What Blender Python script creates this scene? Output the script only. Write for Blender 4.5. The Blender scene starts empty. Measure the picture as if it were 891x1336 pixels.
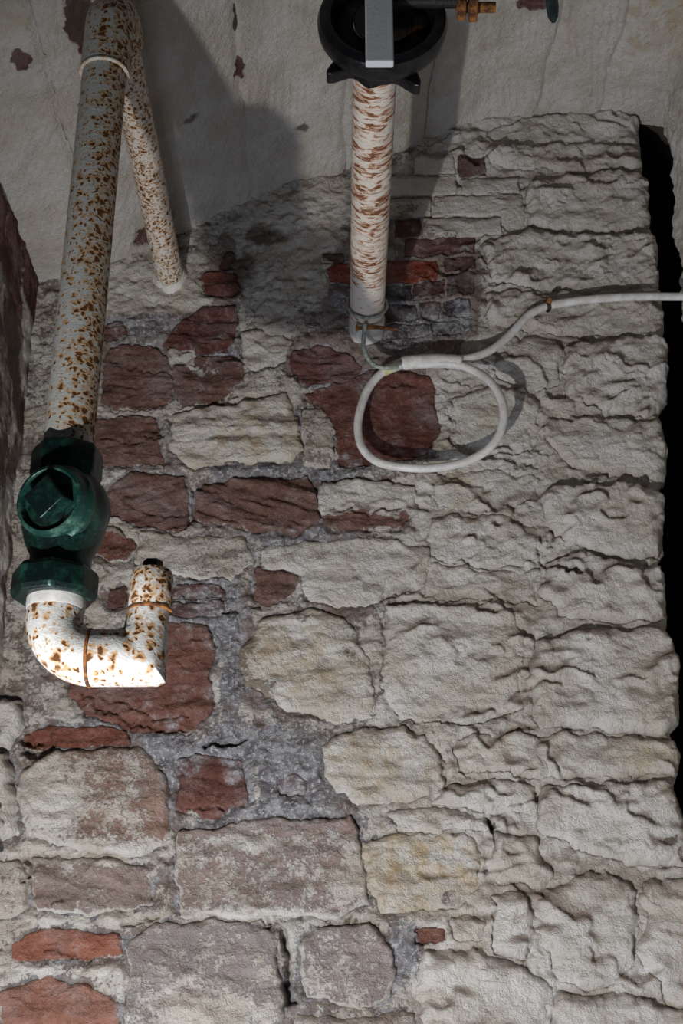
import bpy, bmesh, math, random
import numpy as np
from mathutils import Vector, Matrix

SC = bpy.context.scene
COL = SC.collection
W, H = 891, 1336
F = 1700.0
PITCH = math.radians(24.3)
CP, SP = math.cos(PITCH), math.sin(PITCH)
D = 2.0

# ------------------------------------------------------------------ camera
cam_d = bpy.data.cameras.new('camera')
cam_d.sensor_fit = 'HORIZONTAL'
cam_d.sensor_width = 24.0
cam_d.lens = 24.0 * F / W
cam_d.clip_start = 0.02
cam = bpy.data.objects.new('camera', cam_d)
cam.location = (0, 0, 0)
cam.rotation_euler = (math.pi / 2 + PITCH, 0, 0)
COL.objects.link(cam)
SC.camera = cam

# ------------------------------------------------------------------ light
wd = bpy.data.worlds.new('world')
SC.world = wd
wd.use_nodes = True
wd.node_tree.nodes['Background'].inputs[0].default_value = (0.60, 0.75, 1.0, 1)
wd.node_tree.nodes['Background'].inputs[1].default_value = 0.022
SC.view_settings.view_transform = 'Standard'
SC.view_settings.look = 'None'
SC.view_settings.gamma = 1.0
SC.view_settings.use_curve_mapping = False
SC.view_settings.exposure = -0.04


def lamp(name, kind, loc, target, energy, color, size=0.1, **kw):
    d = bpy.data.lights.new(name, kind)
    d.energy = energy
    d.color = color
    if kind == 'AREA':
        d.shape = 'RECTANGLE'
        d.size = size
        d.size_y = kw.get('size_y', size)
    else:
        d.shadow_soft_size = size
    if kind == 'SPOT':
        d.spot_size = kw.get('angle', 2.0)
        d.spot_blend = 0.8
    o = bpy.data.objects.new(name, d)
    o.location = loc
    o.rotation_euler = (Vector(target) - Vector(loc)).to_track_quat('-Z', 'Y').to_euler()
    COL.objects.link(o)
    return o


KEY = (-0.43, 0.80, -0.32)
lamp('work_light', 'SPOT', KEY, (0.22, 2.0, 0.44), 70, (1.0, 0.965, 0.92), 0.013, angle=1.95)
lamp('daylight_fill', 'AREA', (-0.50, 0.9, -1.15), (-0.2, 2.0, -0.1), 19, (0.70, 0.80, 1.0), 0.8)

# ------------------------------------------------------------------ noise
_rng = np.random.RandomState(7)
_PERM = _rng.permutation(512).astype(np.int64)
_ANG = _rng.rand(512) * 2 * np.pi
_GX, _GY = np.cos(_ANG), np.sin(_ANG)


def perlin(x, y, seed=0):
    x = np.asarray(x, float) + seed * 17.31
    y = np.asarray(y, float) + seed * 9.77
    xi = np.floor(x).astype(np.int64)
    yi = np.floor(y).astype(np.int64)
    xf, yf = x - xi, y - yi
    u = xf * xf * xf * (xf * (xf * 6 - 15) + 10)
    v = yf * yf * yf * (yf * (yf * 6 - 15) + 10)

    def g(ix, iy, fx, fy):
        h = _PERM[(_PERM[(ix + seed * 13) & 511] + iy) & 511]
        return _GX[h] * fx + _GY[h] * fy
    a = g(xi, yi, xf, yf)
    b = g(xi + 1, yi, xf - 1, yf)
    c = g(xi, yi + 1, xf, yf - 1)
    d = g(xi + 1, yi + 1, xf - 1, yf - 1)
    return ((a * (1 - u) + b * u) * (1 - v) + (c * (1 - u) + d * u) * v) * 1.5


def fbm(x, y, f, octv=4, seed=0, gain=0.5):
    s = 0
    a = 1.0
    for k in range(octv):
        s = s + a * perlin(x * f, y * f, seed + k)
        f *= 2.03
        a *= gain
    return s


def sstep(a, b, x):
    t = np.clip((x - a) / (b - a), 0, 1)
    return t * t * (3 - 2 * t)


def terrace(n, sharp=0.25):
    fl = np.floor(n)
    return fl + sstep(0, sharp, n - fl)


def sdf(px, py, poly):
    """signed distance, positive inside"""
    P = np.array(poly, float)
    n = len(P)
    dmin = np.full(px.shape, 1e9)
    ins = np.zeros(px.shape, bool)
    for i in range(n):
        ax, ay = P[i]
        bx, by = P[(i + 1) % n]
        ex, ey = bx - ax, by - ay
        t = np.clip(((px - ax) * ex + (py - ay) * ey) / (ex * ex + ey * ey + 1e-12), 0, 1)
        dx, dy = px - ax - t * ex, py - ay - t * ey
        dmin = np.minimum(dmin, dx * dx + dy * dy)
        cond = ((ay > py) != (by > py))
        with np.errstate(divide='ignore', invalid='ignore'):
            xx = (bx - ax) * (py - ay) / (by - ay + 1e-12) + ax
        ins ^= cond & (px < xx)
    d = np.sqrt(dmin)
    return np.where(ins, d, -d)


# ------------------------------------------------------------------ mapping
def on_wall(px, py, y=D):
    """photo measurements -> real position on the plane at distance y"""
    u = (px - W / 2) / F
    v = (H / 2 - py) / F
    t = y / (CP - v * SP)
    return Vector((u * t, y, t * (SP + v * CP)))


def wall_px(x, z, y=D):
    """survey coordinates of a wall point (only used to look up the survey lists)"""
    t = y * CP + z * SP
    v = (z * CP - y * SP) / t
    u = x / t
    return u * F + W / 2, H / 2 - v * F


# ------------------------------------------------------------------ materials
def new_mat(name):
    m = bpy.data.materials.new(name)
    m.use_nodes = True
    nt = m.node_tree
    nt.nodes.clear()
    return m, nt, nt.nodes, nt.links


class NB:
    def __init__(s, name):
        s.m, s.nt, s.n, s.l = new_mat(name)

    def node(s, t, **kw):
        n = s.n.new(t)
        for k, v in kw.items():
            setattr(n, k, v)
        return n

    def link(s, a, b):
        s.l.new(a, b)

    def setin(s, sock, v):
        if isinstance(v, (int, float)):
            sock.default_value = v
        elif isinstance(v, (tuple, list)):
            sock.default_value = tuple(v) + ((1,) if len(v) == 3 and sock.type == 'RGBA' else ())
        else:
            s.l.new(v, sock)

    def math(s, op, a, b=0.0, c=None, clamp=False):
        n = s.node('ShaderNodeMath', operation=op)
        n.use_clamp = clamp
        s.setin(n.inputs[0], a)
        s.setin(n.inputs[1], b)
        if c is not None:
            s.setin(n.inputs[2], c)
        return n.outputs[0]

    def mix(s, f, a, b, mode='MIX'):
        n = s.node('ShaderNodeMix', data_type='RGBA', blend_type=mode)
        s.setin(n.inputs[0], f)
        s.setin(n.inputs[6], a)
        s.setin(n.inputs[7], b)
        return n.outputs[2]

    def noise(s, vec, scale, detail=4, rough=0.55, dist=0.0):
        n = s.node('ShaderNodeTexNoise')
        s.link(vec, n.inputs['Vector'])
        n.inputs['Scale'].default_value = scale
        n.inputs['Detail'].default_value = detail
        n.inputs['Roughness'].default_value = rough
        n.inputs['Distortion'].default_value = dist
        return n.outputs['Fac']

    def ss(s, a, b, x, lo=0.0, hi=1.0):
        n = s.node('ShaderNodeMapRange', interpolation_type='SMOOTHSTEP')
        s.setin(n.inputs['Value'], x)
        n.inputs['From Min'].default_value = a
        n.inputs['From Max'].default_value = b
        n.inputs['To Min'].default_value = lo
        n.inputs['To Max'].default_value = hi
        return n.outputs['Result']

    def mapping(s, scale=(1, 1, 1), rot=(0, 0, 0), loc=(0, 0, 0), vec=None):
        if vec is None:
            vec = s.node('ShaderNodeTexCoord').outputs['Object']
        m = s.node('ShaderNodeMapping')
        m.inputs['Scale'].default_value = scale
        m.inputs['Rotation'].default_value = rot
        m.inputs['Location'].default_value = loc
        s.link(vec, m.inputs['Vector'])
        return m.outputs['Vector']

    def finish(s, col, rough, bump_h=None, bump_d=0.002, bump_s=1.0, metal=0.0, spec=0.3, normal=None):
        p = s.node('ShaderNodeBsdfPrincipled')
        s.setin(p.inputs['Base Color'], col)
        s.setin(p.inputs['Roughness'], rough)
        s.setin(p.inputs['Metallic'], metal)
        p.inputs['Specular IOR Level'].default_value = spec
        if bump_h is not None:
            b = s.node('ShaderNodeBump')
            b.inputs['Distance'].default_value = bump_d
            b.inputs['Strength'].default_value = bump_s
            s.link(bump_h, b.inputs['Height'])
            s.link(b.outputs['Normal'], p.inputs['Normal'])
        o = s.node('ShaderNodeOutputMaterial')
        s.link(p.outputs['BSDF'], o.inputs['Surface'])
        return s.m


def masonry_material():
    b = NB('limewashed_masonry')
    tint = b.node('ShaderNodeAttribute', attribute_name='tint').outputs['Color']
    ms = b.node('ShaderNodeAttribute', attribute_name='mask')
    sep = b.node('ShaderNodeSeparateColor')
    b.link(ms.outputs['Color'], sep.inputs[0])
    wash, blue, grime_shade = sep.outputs[0], sep.outputs[1], sep.outputs[2]
    ochre = ms.outputs['Alpha']
    pos = b.node('ShaderNodeTexCoord').outputs['Object']
    n1 = b.noise(pos, 9, 5, 0.6)
    n2 = b.noise(pos, 38, 6, 0.65)
    n3 = b.noise(pos, 170, 5, 0.7)
    n4 = b.noise(pos, 520, 3, 0.7)
    flake_shade = b.node('ShaderNodeAttribute', attribute_name='flake_shade').outputs['Fac']
    # bare stone
    br = b.math('ADD', b.math('MULTIPLY', n2, 1.3), b.math('MULTIPLY', n3, 0.6))
    br = b.math('ADD', br, 0.05)
    stone = b.node('ShaderNodeVectorMath', operation='SCALE')
    b.link(tint, stone.inputs[0])
    b.link(br, stone.inputs['Scale'])
    stone = stone.outputs[0]
    dust = b.ss(0.46, 0.70, b.math('ADD', b.math('MULTIPLY', n3, 0.45), b.math('MULTIPLY', n2, 0.55)))
    dust = b.math('ADD', dust, b.ss(0.48, 0.66, n1, 0, 0.7), clamp=True)
    stone = b.mix(b.math('MULTIPLY', dust, 0.45), stone, (0.34, 0.30, 0.29))
    # blue-grey mortar
    bl = b.mix(b.ss(0.36, 0.64, n2), (0.135, 0.132, 0.15), (0.42, 0.415, 0.44))
    bl = b.mix(b.ss(0.50, 0.64, n3), bl, (0.66, 0.655, 0.655))
    fb = b.ss(0.30, 0.80, b.math('ADD', blue, b.math('MULTIPLY', b.math('SUBTRACT', n2, 0.5), 1.5)))
    c = b.mix(b.math('MULTIPLY', fb, 0.9), stone, bl)
    # limewash
    wc = b.mix(b.ss(0.38, 0.62, n1), (0.62, 0.57, 0.50), (0.74, 0.715, 0.68))
    fl = b.math('ADD', flake_shade, b.math('MULTIPLY', b.math('SUBTRACT', n2, 0.5), 0.9))
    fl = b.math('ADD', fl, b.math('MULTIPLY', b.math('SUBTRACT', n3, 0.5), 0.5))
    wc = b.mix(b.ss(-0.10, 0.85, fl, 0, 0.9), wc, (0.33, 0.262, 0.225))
    wc = b.mix(b.ss(0.56, 0.68, n3, 0, 0.5), wc, (0.80, 0.79, 0.77))
    wc = b.mix(b.ss(0.42, 0.30, n4, 0, 0.55), wc, (0.25, 0.21, 0.18))
    wc = b.mix(b.math('MULTIPLY', b.math('MULTIPLY', ochre, 0.6), b.ss(0.35, 0.70, n2)), wc, (0.56, 0.41, 0.22))
    nn = b.math('ADD', b.math('MULTIPLY', b.math('SUBTRACT', n2, 0.5), 1.0),
                b.math('MULTIPLY', b.math('SUBTRACT', n3, 0.5), 1.0))
    wsum = b.math('ADD', wash, nn)
    fw = b.math('ADD', b.math('MULTIPLY', b.ss(0.46, 0.55, wsum), 0.55), b.math('MULTIPLY', b.ss(0.30, 0.85, wsum), 0.45))
    c = b.mix(fw, c, wc)
    fg = b.ss(0.30, 0.90, b.math('ADD', grime_shade, b.math('MULTIPLY', b.math('SUBTRACT', n2, 0.5), 0.9)))
    c = b.mix(b.math('MULTIPLY', fg, 0.85), c, (0.10, 0.080, 0.058))  # dark brown serves real grime and painted shade alike
    # relief
    h = b.math('ADD', b.math('MULTIPLY', n3, 1.0), b.math('MULTIPLY', n4, 0.45))
    h = b.math('ADD', h, b.math('MULTIPLY', n2, 1.2))
    h = b.math('ADD', h, b.math('MULTIPLY', fw, 0.35))
    h = b.math('ADD', h, b.math('MULTIPLY', b.noise(pos, 80, 6, 0.75), 1.1))
    return b.finish(c, 0.95, h, 0.0062, 0.95, spec=0.15)


MASONRY = masonry_material()


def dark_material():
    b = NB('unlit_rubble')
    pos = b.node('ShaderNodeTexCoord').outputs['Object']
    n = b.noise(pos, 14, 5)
    c = b.mix(n, (0.012, 0.009, 0.008), (0.05, 0.030, 0.02))  # near-black colour carries the darkness of the passage
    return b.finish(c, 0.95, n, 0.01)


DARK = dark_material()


def rust_paint(name, kind):
    """white painted iron with rust; local z runs along the pipe"""
    b = NB(name)
    pos = b.node('ShaderNodeTexCoord').outputs['Object']
    n1 = b.noise(pos, 18, 4, 0.6)
    n2 = b.noise(pos, 120, 4, 0.6)
    n3 = b.noise(pos, 420, 3, 0.6)
    if kind == 'spots':
        base, dens, sc, base2 = (0.44, 0.46, 0.44), 0.02, 98, (0.54, 0.55, 0.53)
    elif kind == 'dots':
        base, dens, sc, base2 = (0.60, 0.56, 0.51), 0, 125, (0.70, 0.67, 0.63)
    elif kind in ('lower', 'heavy', 'cap'):
        base, dens, sc, base2 = (0.52, 0.53, 0.53), 0.10, 80, (0.62, 0.63, 0.63)
    else:
        base, dens, sc, base2 = (0.60, 0.54, 0.47), 0.50, 60, (0.72, 0.68, 0.62)
    if kind == 'cap':
        dens = -0.30
    if kind == 'dots':
        dens = -0.12
    white = b.mix(n1, base, base2)
    if kind == 'rings':
        v = b.mapping(scale=(0.9, 0.9, 3.0), rot=(math.radians(13), math.radians(-9), 0), vec=pos)
        r1 = b.noise(v, 44, 5, 0.68, 0.9)
        big = b.noise(pos, 9, 2, 0.5)
        s = b.math('ADD', r1, b.math('MULTIPLY', b.math('SUBTRACT', big, 0.5), 0.45))
        halo = b.ss(0.485, 0.585, s)
        core = b.ss(0.56, 0.64, s)
    else:
        cores, halos = [], []
        for k, (scale, lo) in enumerate(((sc, dens), (sc * 1.9, dens + 0.06))):
            wv = b.node('ShaderNodeVectorMath', operation='ADD')
            nz = b.node('ShaderNodeTexNoise')
            nz.inputs['Scale'].default_value = 90
            b.link(pos, nz.inputs['Vector'])
            sc_ = b.node('ShaderNodeVectorMath', operation='SCALE')
            b.link(nz.outputs['Color'], sc_.inputs[0])
            sc_.inputs['Scale'].default_value = 0.014
            b.link(pos, wv.inputs[0])
            b.link(sc_.outputs[0], wv.inputs[1])
            vo = b.node('ShaderNodeTexVoronoi')
            vo.inputs['Scale'].default_value = scale
            vo.inputs['Randomness'].default_value = 0.72
            b.link(wv.outputs[0], vo.inputs['Vector'])
            rnd = b.node('ShaderNodeSeparateColor')
            b.link(vo.outputs['Color'], rnd.inputs[0])
            # radius of each spot: zero for many
            sepp = b.node('ShaderNodeSeparateXYZ')
            b.link(pos, sepp.inputs[0])
            if kind == 'spots':
                bias = b.ss(-0.03, 0.03, sepp.outputs[0], -0.34, 0.40)
                bias = b.math('ADD', bias, b.math('MULTIPLY', b.math('SUBTRACT', n1, 0.5), 1.1))
            else:
                bias = b.math('MULTIPLY', b.math('SUBTRACT', n1, 0.5), 1.3)
                if kind == 'heavy':
                    bias = b.math('ADD', bias, b.ss(0.100, 0.150, sepp.outputs[0], -.02, 0.34))
                    bias = b.math('ADD', bias, b.ss(-0.84, -0.80, sepp.outputs[2], 0.0, 0.0))
            rad = b.math('ADD', b.math('SUBTRACT', rnd.outputs[0], lo), bias)
            rad = b.math('MINIMUM', b.math('MULTIPLY', rad, 0.60), 0.50 if kind == 'spots' else 0.44)
            s = b.math('SUBTRACT', rad, vo.outputs['Distance'])
            halos.append(b.ss(-0.22, 0.06, s))
            cores.append(b.ss(0.03, 0.20, s))
        halo = b.math('MAXIMUM', halos[0], halos[1])
        core = b.math('MAXIMUM', cores[0], cores[1])
    halo_c = b.mix(n2, (0.36, 0.16, 0.04), (0.58, 0.34, 0.11))
    core_c = b.mix(n3, (0.050, 0.018, 0.007), (0.17, 0.060, 0.013))
    if kind == 'rings':
        halo_c = b.mix(n2, (0.42, 0.17, 0.06), (0.55, 0.27, 0.11))
        core_c = b.mix(n3, (0.10, 0.035, 0.018), (0.24, 0.08, 0.03))
    c = b.mix(b.math('MULTIPLY', halo, 0.85), white, halo_c)
    c = b.mix(core, c, core_c)
    h = b.math('ADD', b.math('MULTIPLY', n2, 0.6), b.math('MULTIPLY', n3, 0.5))
    h = b.math('SUBTRACT', h, b.math('MULTIPLY', core, 0.6))
    r = b.math('ADD', b.math('MULTIPLY', core, 0.35), 0.50)
    return b.finish(c, r, h, 0.0016, 0.8, spec=0.35)


M_SPOT = rust_paint('rust_spotted_white_paint', 'spots')
M_LOW = rust_paint('bright_white_paint_with_rust', 'lower')
M_HEAVY = rust_paint('bright_white_paint_rusting_at_the_heel', 'heavy')
M_CAP = rust_paint('white_paint_breaking_into_orange_rust', 'cap')
M_DOTS = rust_paint('white_paint_with_small_rust_dots', 'dots')
M_RING = rust_paint('rust_streaked_white_paint', 'rings')


def simple(name, c1, c2, scale=60, rough=0.6, metal=0.0, bump=0.001, spec=0.4, lo=0.4, hi=0.62):
    b = NB(name)
    pos = b.node('ShaderNodeTexCoord').outputs['Object']
    n = b.noise(pos, scale, 5, 0.6)
    n2 = b.noise(pos, scale * 5, 4, 0.6)
    f = b.ss(lo, hi, b.math('ADD', b.math('MULTIPLY', n, 0.75), b.math('MULTIPLY', n2, 0.25)))
    c = b.mix(f, c1, c2)
    h = b.math('ADD', n, b.math('MULTIPLY', n2, 0.5))
    return b.finish(c, rough, h, bump, 0.8, metal=metal, spec=spec)


M_PATINA = simple('green_patina_brass', (0.003, 0.011, 0.010), (0.016, 0.075, 0.055), 45, 0.36, 0.25, 0.0012, 0.5, 0.46, 0.74)
M_PATINA_L = simple('scraped_patina', (0.008, 0.045, 0.036), (0.10, 0.22, 0.17), 60, 0.36, 0.3, 0.001, 0.5, 0.47, 0.75)
M_FIT = simple('plain_white_paint', (0.50, 0.50, 0.49), (0.64, 0.64, 0.63), 30, 0.6, 0, 0.0012)
M_BLACK = simple('black_bitumen_paint', (0.004, 0.004, 0.005), (0.012, 0.012, 0.014), 40, 0.28, 0, 0.0015, 0.5)
M_RUST = simple('orange_rust', (0.07, 0.025, 0.01), (0.33, 0.13, 0.03), 70, 0.85, 0, 0.002)
M_RUSTBLK = simple('rusty_black_iron', (0.008, 0.006, 0.005), (0.13, 0.05, 0.012), 34, 0.6, 0, 0.002, 0.4, 0.52, 0.78)
M_BAR = simple('white_bar_paint', (0.60, 0.62, 0.64), (0.36, 0.17, 0.07), 34, 0.5, 0, 0.0008, 0.4, 0.60, 0.70)
M_CABLE = simple('white_cable_sheath', (0.50, 0.485, 0.46), (0.66, 0.65, 0.63), 40, 0.45, 0, 0.0006, 0.4)
M_TAPE = simple('white_tape', (0.55, 0.54, 0.50), (0.70, 0.69, 0.66), 50, 0.7, 0, 0.003)
M_RUSTRIM = simple('paint_edge_with_rust', (.60, .58, .52), (.45, .27, .10), 60, .7, 0, .001)
M_YELLOW = simple('yellowed_tape', (0.50, 0.44, 0.16), (0.62, 0.60, 0.45), 90, 0.7, 0, 0.002)
M_VERD = simple('verdigris_copper', (0.17, 0.21, 0.17), (0.40, 0.42, 0.38), 120, 0.7, 0.1, 0.001)
M_TEAL = simple('dark_teal_paint', (0.008, 0.022, 0.026), (0.03, 0.06, 0.065), 60, 0.5, 0, 0.002)

# ------------------------------------------------------------------ object helpers


def link(o, parent=None):
    COL.objects.link(o)
    if parent is not None:
        o.parent = parent
    return o


def grid_mesh(name, P, keep, tint, mask, parent=None, mat=MASONRY, flake_shade=None):
    """P (n,m,3) vertices; keep (n,m) vertices kept; faces where all 4 corners kept"""
    n, m = keep.shape
    f = keep[:-1, :-1] & keep[1:, :-1] & keep[1:, 1:] & keep[:-1, 1:]
    used = np.zeros_like(keep)
    used[:-1, :-1] |= f
    used[1:, :-1] |= f
    used[1:, 1:] |= f
    used[:-1, 1:] |= f
    idx = -np.ones(keep.shape, np.int64)
    idx[used] = np.arange(used.sum())
    a = idx[:-1, :-1][f]
    b = idx[1:, :-1][f]
    c = idx[1:, 1:][f]
    d = idx[:-1, 1:][f]
    quads = np.stack([a, b, c, d], 1)
    V = P[used]
    me = bpy.data.meshes.new(name)
    me.vertices.add(len(V))
    me.vertices.foreach_set('co', V.astype(np.float32).ravel())
    me.loops.add(quads.size)
    me.loops.foreach_set('vertex_index', quads.astype(np.int32).ravel())
    me.polygons.add(len(quads))
    me.polygons.foreach_set('loop_start', np.arange(0, quads.size, 4, dtype=np.int32))
    me.polygons.foreach_set('loop_total', np.full(len(quads), 4, np.int32))
    me.update(calc_edges=True)
    me.polygons.foreach_set('use_smooth', np.ones(len(quads), bool))
    for nm, arr in (('tint', tint), ('mask', mask)):
        at = me.attributes.new(nm, 'FLOAT_COLOR', 'POINT')
        at.data.foreach_set('color', arr[used].astype(np.float32).ravel())
    if flake_shade is not None:
        at = me.attributes.new('flake_shade', 'FLOAT', 'POINT')
        at.data.foreach_set('value', flake_shade[used].astype(np.float32).ravel())
    me.materials.append(mat)
    me.update()
    return link(bpy.data.objects.new(name, me), parent)


# ================================================================== WALL_BACK
# survey of the stones: outline in survey px, type, options
S = []


def st(poly, typ, **o):
    S.append((poly, typ, o))


# --- bare brown sandstone on the left
st([(137, 455), (160, 447), (205, 455), (220, 468), (228, 520), (200, 533), (150, 535), (133, 520)], 'R')
st([(225, 478), (255, 462), (300, 462), (320, 474), (312, 500), (290, 527), (235, 528), (225, 505)], 'R', lev=-3)
st([(210, 452), (228, 428), (265, 401), (305, 398), (313, 415), (308, 440), (296, 459), (260, 459)], 'R', c=(.15, .06, .048))
st([(132, 424), (160, 420), (167, 438), (137, 443)], 'R')
st([(262, 356), (285, 352), (308, 358), (311, 375), (300, 385), (265, 384)], 'R', c=(.17, .06, .045))
st([(290, 328), (303, 326), (306, 348), (288, 348)], 'R', c=(.15, .07, .055))
st([(120, 545), (190, 541), (206, 550), (210, 580), (216, 604), (170, 609), (120, 606)], 'R')
st([(140, 642), (165, 615), (240, 619), (247, 680), (235, 691), (185, 686), (138, 672)], 'R', strata=-.25)
st([(253, 640), (300, 628), (400, 620), (413, 640), (411, 680), (385, 697), (300, 687), (253, 676)], 'R', lev=2, strata=.32, samp=3.0)
st([(112, 690), (150, 684), (175, 712), (172, 728), (145, 733), (112, 722)], 'R', c=(.22, .10, .07))
st([(398, 512), (440, 500), (480, 484), (560, 488), (574, 520), (571, 570), (560, 592), (480, 610), (440, 607), (434, 560)], 'R', lev=-5, c=(.17, .065, .05), strata=.1, samp=.8)
st([(383, 462), (415, 449), (458, 458), (470, 480), (455, 497), (395, 500), (378, 482)], 'R', c=(.16, .06, .048))
st([(222, 764), (290, 762), (293, 779), (222, 781)], 'R', c=(.17, .07, .055), edge=3)
st([(140, 768), (166, 764), (168, 792), (140, 794)], 'R', c=(.15, .07, .055), edge=3)
st([(222, 785), (291, 783), (292, 801), (225, 804)], 'R', c=(.16, .07, .055), edge=3)
st([(95, 830), (215, 810), (272, 815), (278, 850), (275, 935), (245, 957), (180, 951), (112, 932), (90, 905)], 'R', c=(.235, .108, .082), lev=-2, strata=-.1, samp=1.6)
st([(30, 957), (60, 943), (165, 950), (172, 968), (140, 972), (60, 974), (34, 976)], 'R', c=(.24, .09, .06), lev=-6)
st([(333, 740), (350, 741), (390, 751), (380, 775), (350, 790), (333, 775)], 'R', lev=-4)
st([(232, 990), (260, 984), (316, 990), (321, 1045), (290, 1060), (262, 1066), (232, 1055)], 'R', c=(.21, .09, .07), lev=-1)
st([(364, 1022), (380, 1008), (400, 1020), (396, 1036), (368, 1039)], 'R', lev=-8, c=(.25, .13, .10))
st([(18, 1232), (50, 1213), (160, 1215), (163, 1243), (120, 1253), (60, 1256), (16, 1250)], 'R', c=(.33, .13, .085), lev=-1, samp=1)
st([(2, 1292), (60, 1274), (90, 1283), (158, 1306), (156, 1372), (0, 1372)], 'R', c=(.36, .17, .12), lev=0, samp=.8)
st([(540, 1211), (580, 1211), (581, 1232), (541, 1233)], 'R', c=(.22, .09, .065), lev=-7, edge=3)
st([(575, 1160), (600, 1152), (612, 1162), (600, 1185), (578, 1180)], 'P', c=(.30, .23, .22), lev=2, edge=8)
# --- mixed
st([(418, 626), (538, 631), (543, 663), (520, 689), (430, 687), (414, 670)], 'W', lev=2, edge=5, wash=.72, c=(.2, .1, .08), samp=2, strata=.05)
st([(225, 542), (300, 529), (373, 514), (386, 540), (389, 585), (380, 601), (300, 603), (245, 609), (226, 590)], 'C', lev=3, edge=5, samp=1.6)
st([(391, 531), (424, 531), (433, 560), (431, 609), (396, 611)], 'P', lev=3, wash=.62, edge=5, rough=2)
st([(318, 432), (335, 430), (380, 445), (375, 470), (325, 480), (318, 462)], 'W', lev=0, edge=6)
st([(180, 690), (250, 700), (320, 700), (330, 735), (300, 755), (190, 748), (178, 728)], 'P', lev=-1, wash=.62)
st([(340, 715), (400, 708), (490, 704), (560, 718), (548, 768), (470, 790), (400, 782), (395, 748), (345, 736)], 'W', lev=1, edge=10)
st([(310, 845), (350, 808), (400, 797), (445, 803), (478, 850), (492, 930), (440, 942), (365, 922), (322, 890)], 'C', lev=4, edge=9, rough=1.5, wash=1.0)
st([(505, 792), (655, 790), (678, 820), (680, 930), (640, 945), (520, 938), (500, 900)], 'W', lev=3, edge=7, rough=.5)
st([(422, 972), (470, 949), (530, 950), (576, 985), (582, 1020), (540, 1047), (465, 1047), (425, 1012)], 'C', lev=6, edge=10)
st([(30, 1003), (75, 980), (180, 972), (212, 1008), (220, 1060), (216, 1103), (170, 1117), (90, 1107), (40, 1088), (24, 1040)], 'P', lev=7, edge=10, wash=.56, c=(.42, .27, .21))
st([(233, 1087), (330, 1070), (460, 1066), (474, 1100), (480, 1182), (440, 1197), (232, 1197), (228, 1130)], 'P', lev=4, edge=6, wash=.50, c=(.42, .31, .27))
st([(480, 1102), (520, 1085), (620, 1093), (632, 1150), (606, 1184), (500, 1190), (480, 1150)], 'C', lev=4, edge=12, ochre=.7)
st([(38, 1117), (130, 1120), (200, 1131), (199, 1180), (120, 1192), (46, 1186)], 'P', lev=3, edge=7, wash=.40, c=(.36, .27, .235), strata=.3, samp=1.2)
st([(168, 1226), (200, 1205), (342, 1200), (363, 1230), (374, 1300), (362, 1375), (164, 1375)], 'P', lev=8, edge=7, wash=.46, c=(.42, .36, .345), samp=.5)
st([(390, 1232), (410, 1209), (480, 1208), (516, 1242), (508, 1300), (470, 1318), (398, 1300)], 'P', lev=7, edge=7, wash=.48, c=(.42, .345, .325))
st([(-60, 1120), (28, 1122), (32, 1180), (10, 1200), (-60, 1200)], 'P', lev=2, wash=.7)
st([(-60, 985), (15, 985), (22, 1040), (24, 1090), (-60, 1110)], 'W', lev=24, edge=16, rough=2.2)
st([(-60, 900), (22, 915), (28, 948), (15, 978), (-60, 978)], 'W', lev=24, edge=14, rough=2.2)
# --- brickwork beside the middle pipe
for q, c in (([(527, 311), (620, 309), (621, 332), (528, 334)], (.17, .085, .075)),
             ([(425, 352), (440, 341), (572, 338), (575, 352), (568, 367), (510, 369), (430, 368)], (.26, .055, .03)),
             ([(579, 336), (618, 334), (619, 352), (580, 354)], (.15, .08, .07)),
             ([(503, 373), (536, 371), (537, 390), (503, 392)], (.055, .045, .05)),
             ([(539, 370), (580, 367), (581, 388), (540, 390)], (.12, .06, .055)),
             ([(584, 358), (620, 356), (621, 384), (585, 387)], (.10, .07, .07)),
             ([(503, 397), (545, 395), (546, 416), (503, 418)], (.07, .05, .052)),
             ([(549, 394), (575, 393), (576, 415), (550, 416)], (.12, .065, .05)),
             ([(579, 393), (614, 390), (615, 412), (580, 415)], (.07, .055, .062)),
             ([(502, 422), (560, 420), (561, 438), (503, 441)], (.07, .05, .055)),
             ([(564, 420), (598, 418), (600, 436), (565, 438)], (.065, .05, .055)),
             ([(597, 206), (632, 205), (632, 229), (598, 231)], (.14, .07, .055)),
             ([(516, 286), (548, 285), (548, 306), (516, 308)], (.11, .06, .05)),
             ([(418, 330), (450, 331), (450, 341), (420, 341)], (.10, .06, .05))):
    st(q, 'B', c=c)
for q in ([(566, 258), (680, 256), (682, 281), (565, 283)], [(552, 286), (654, 285), (655, 307), (552, 309)],
          [(600, 235), (676, 234), (677, 254), (600, 256)], [(500, 262), (562, 261), (562, 282), (500, 284)],
          [(505, 232), (594, 232), (595, 256), (505, 257)], [(540, 205), (592, 204), (593, 228), (540, 229)]):
    st(q, 'W', lev=5, edge=3, rough=.35, flat=1)
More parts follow.
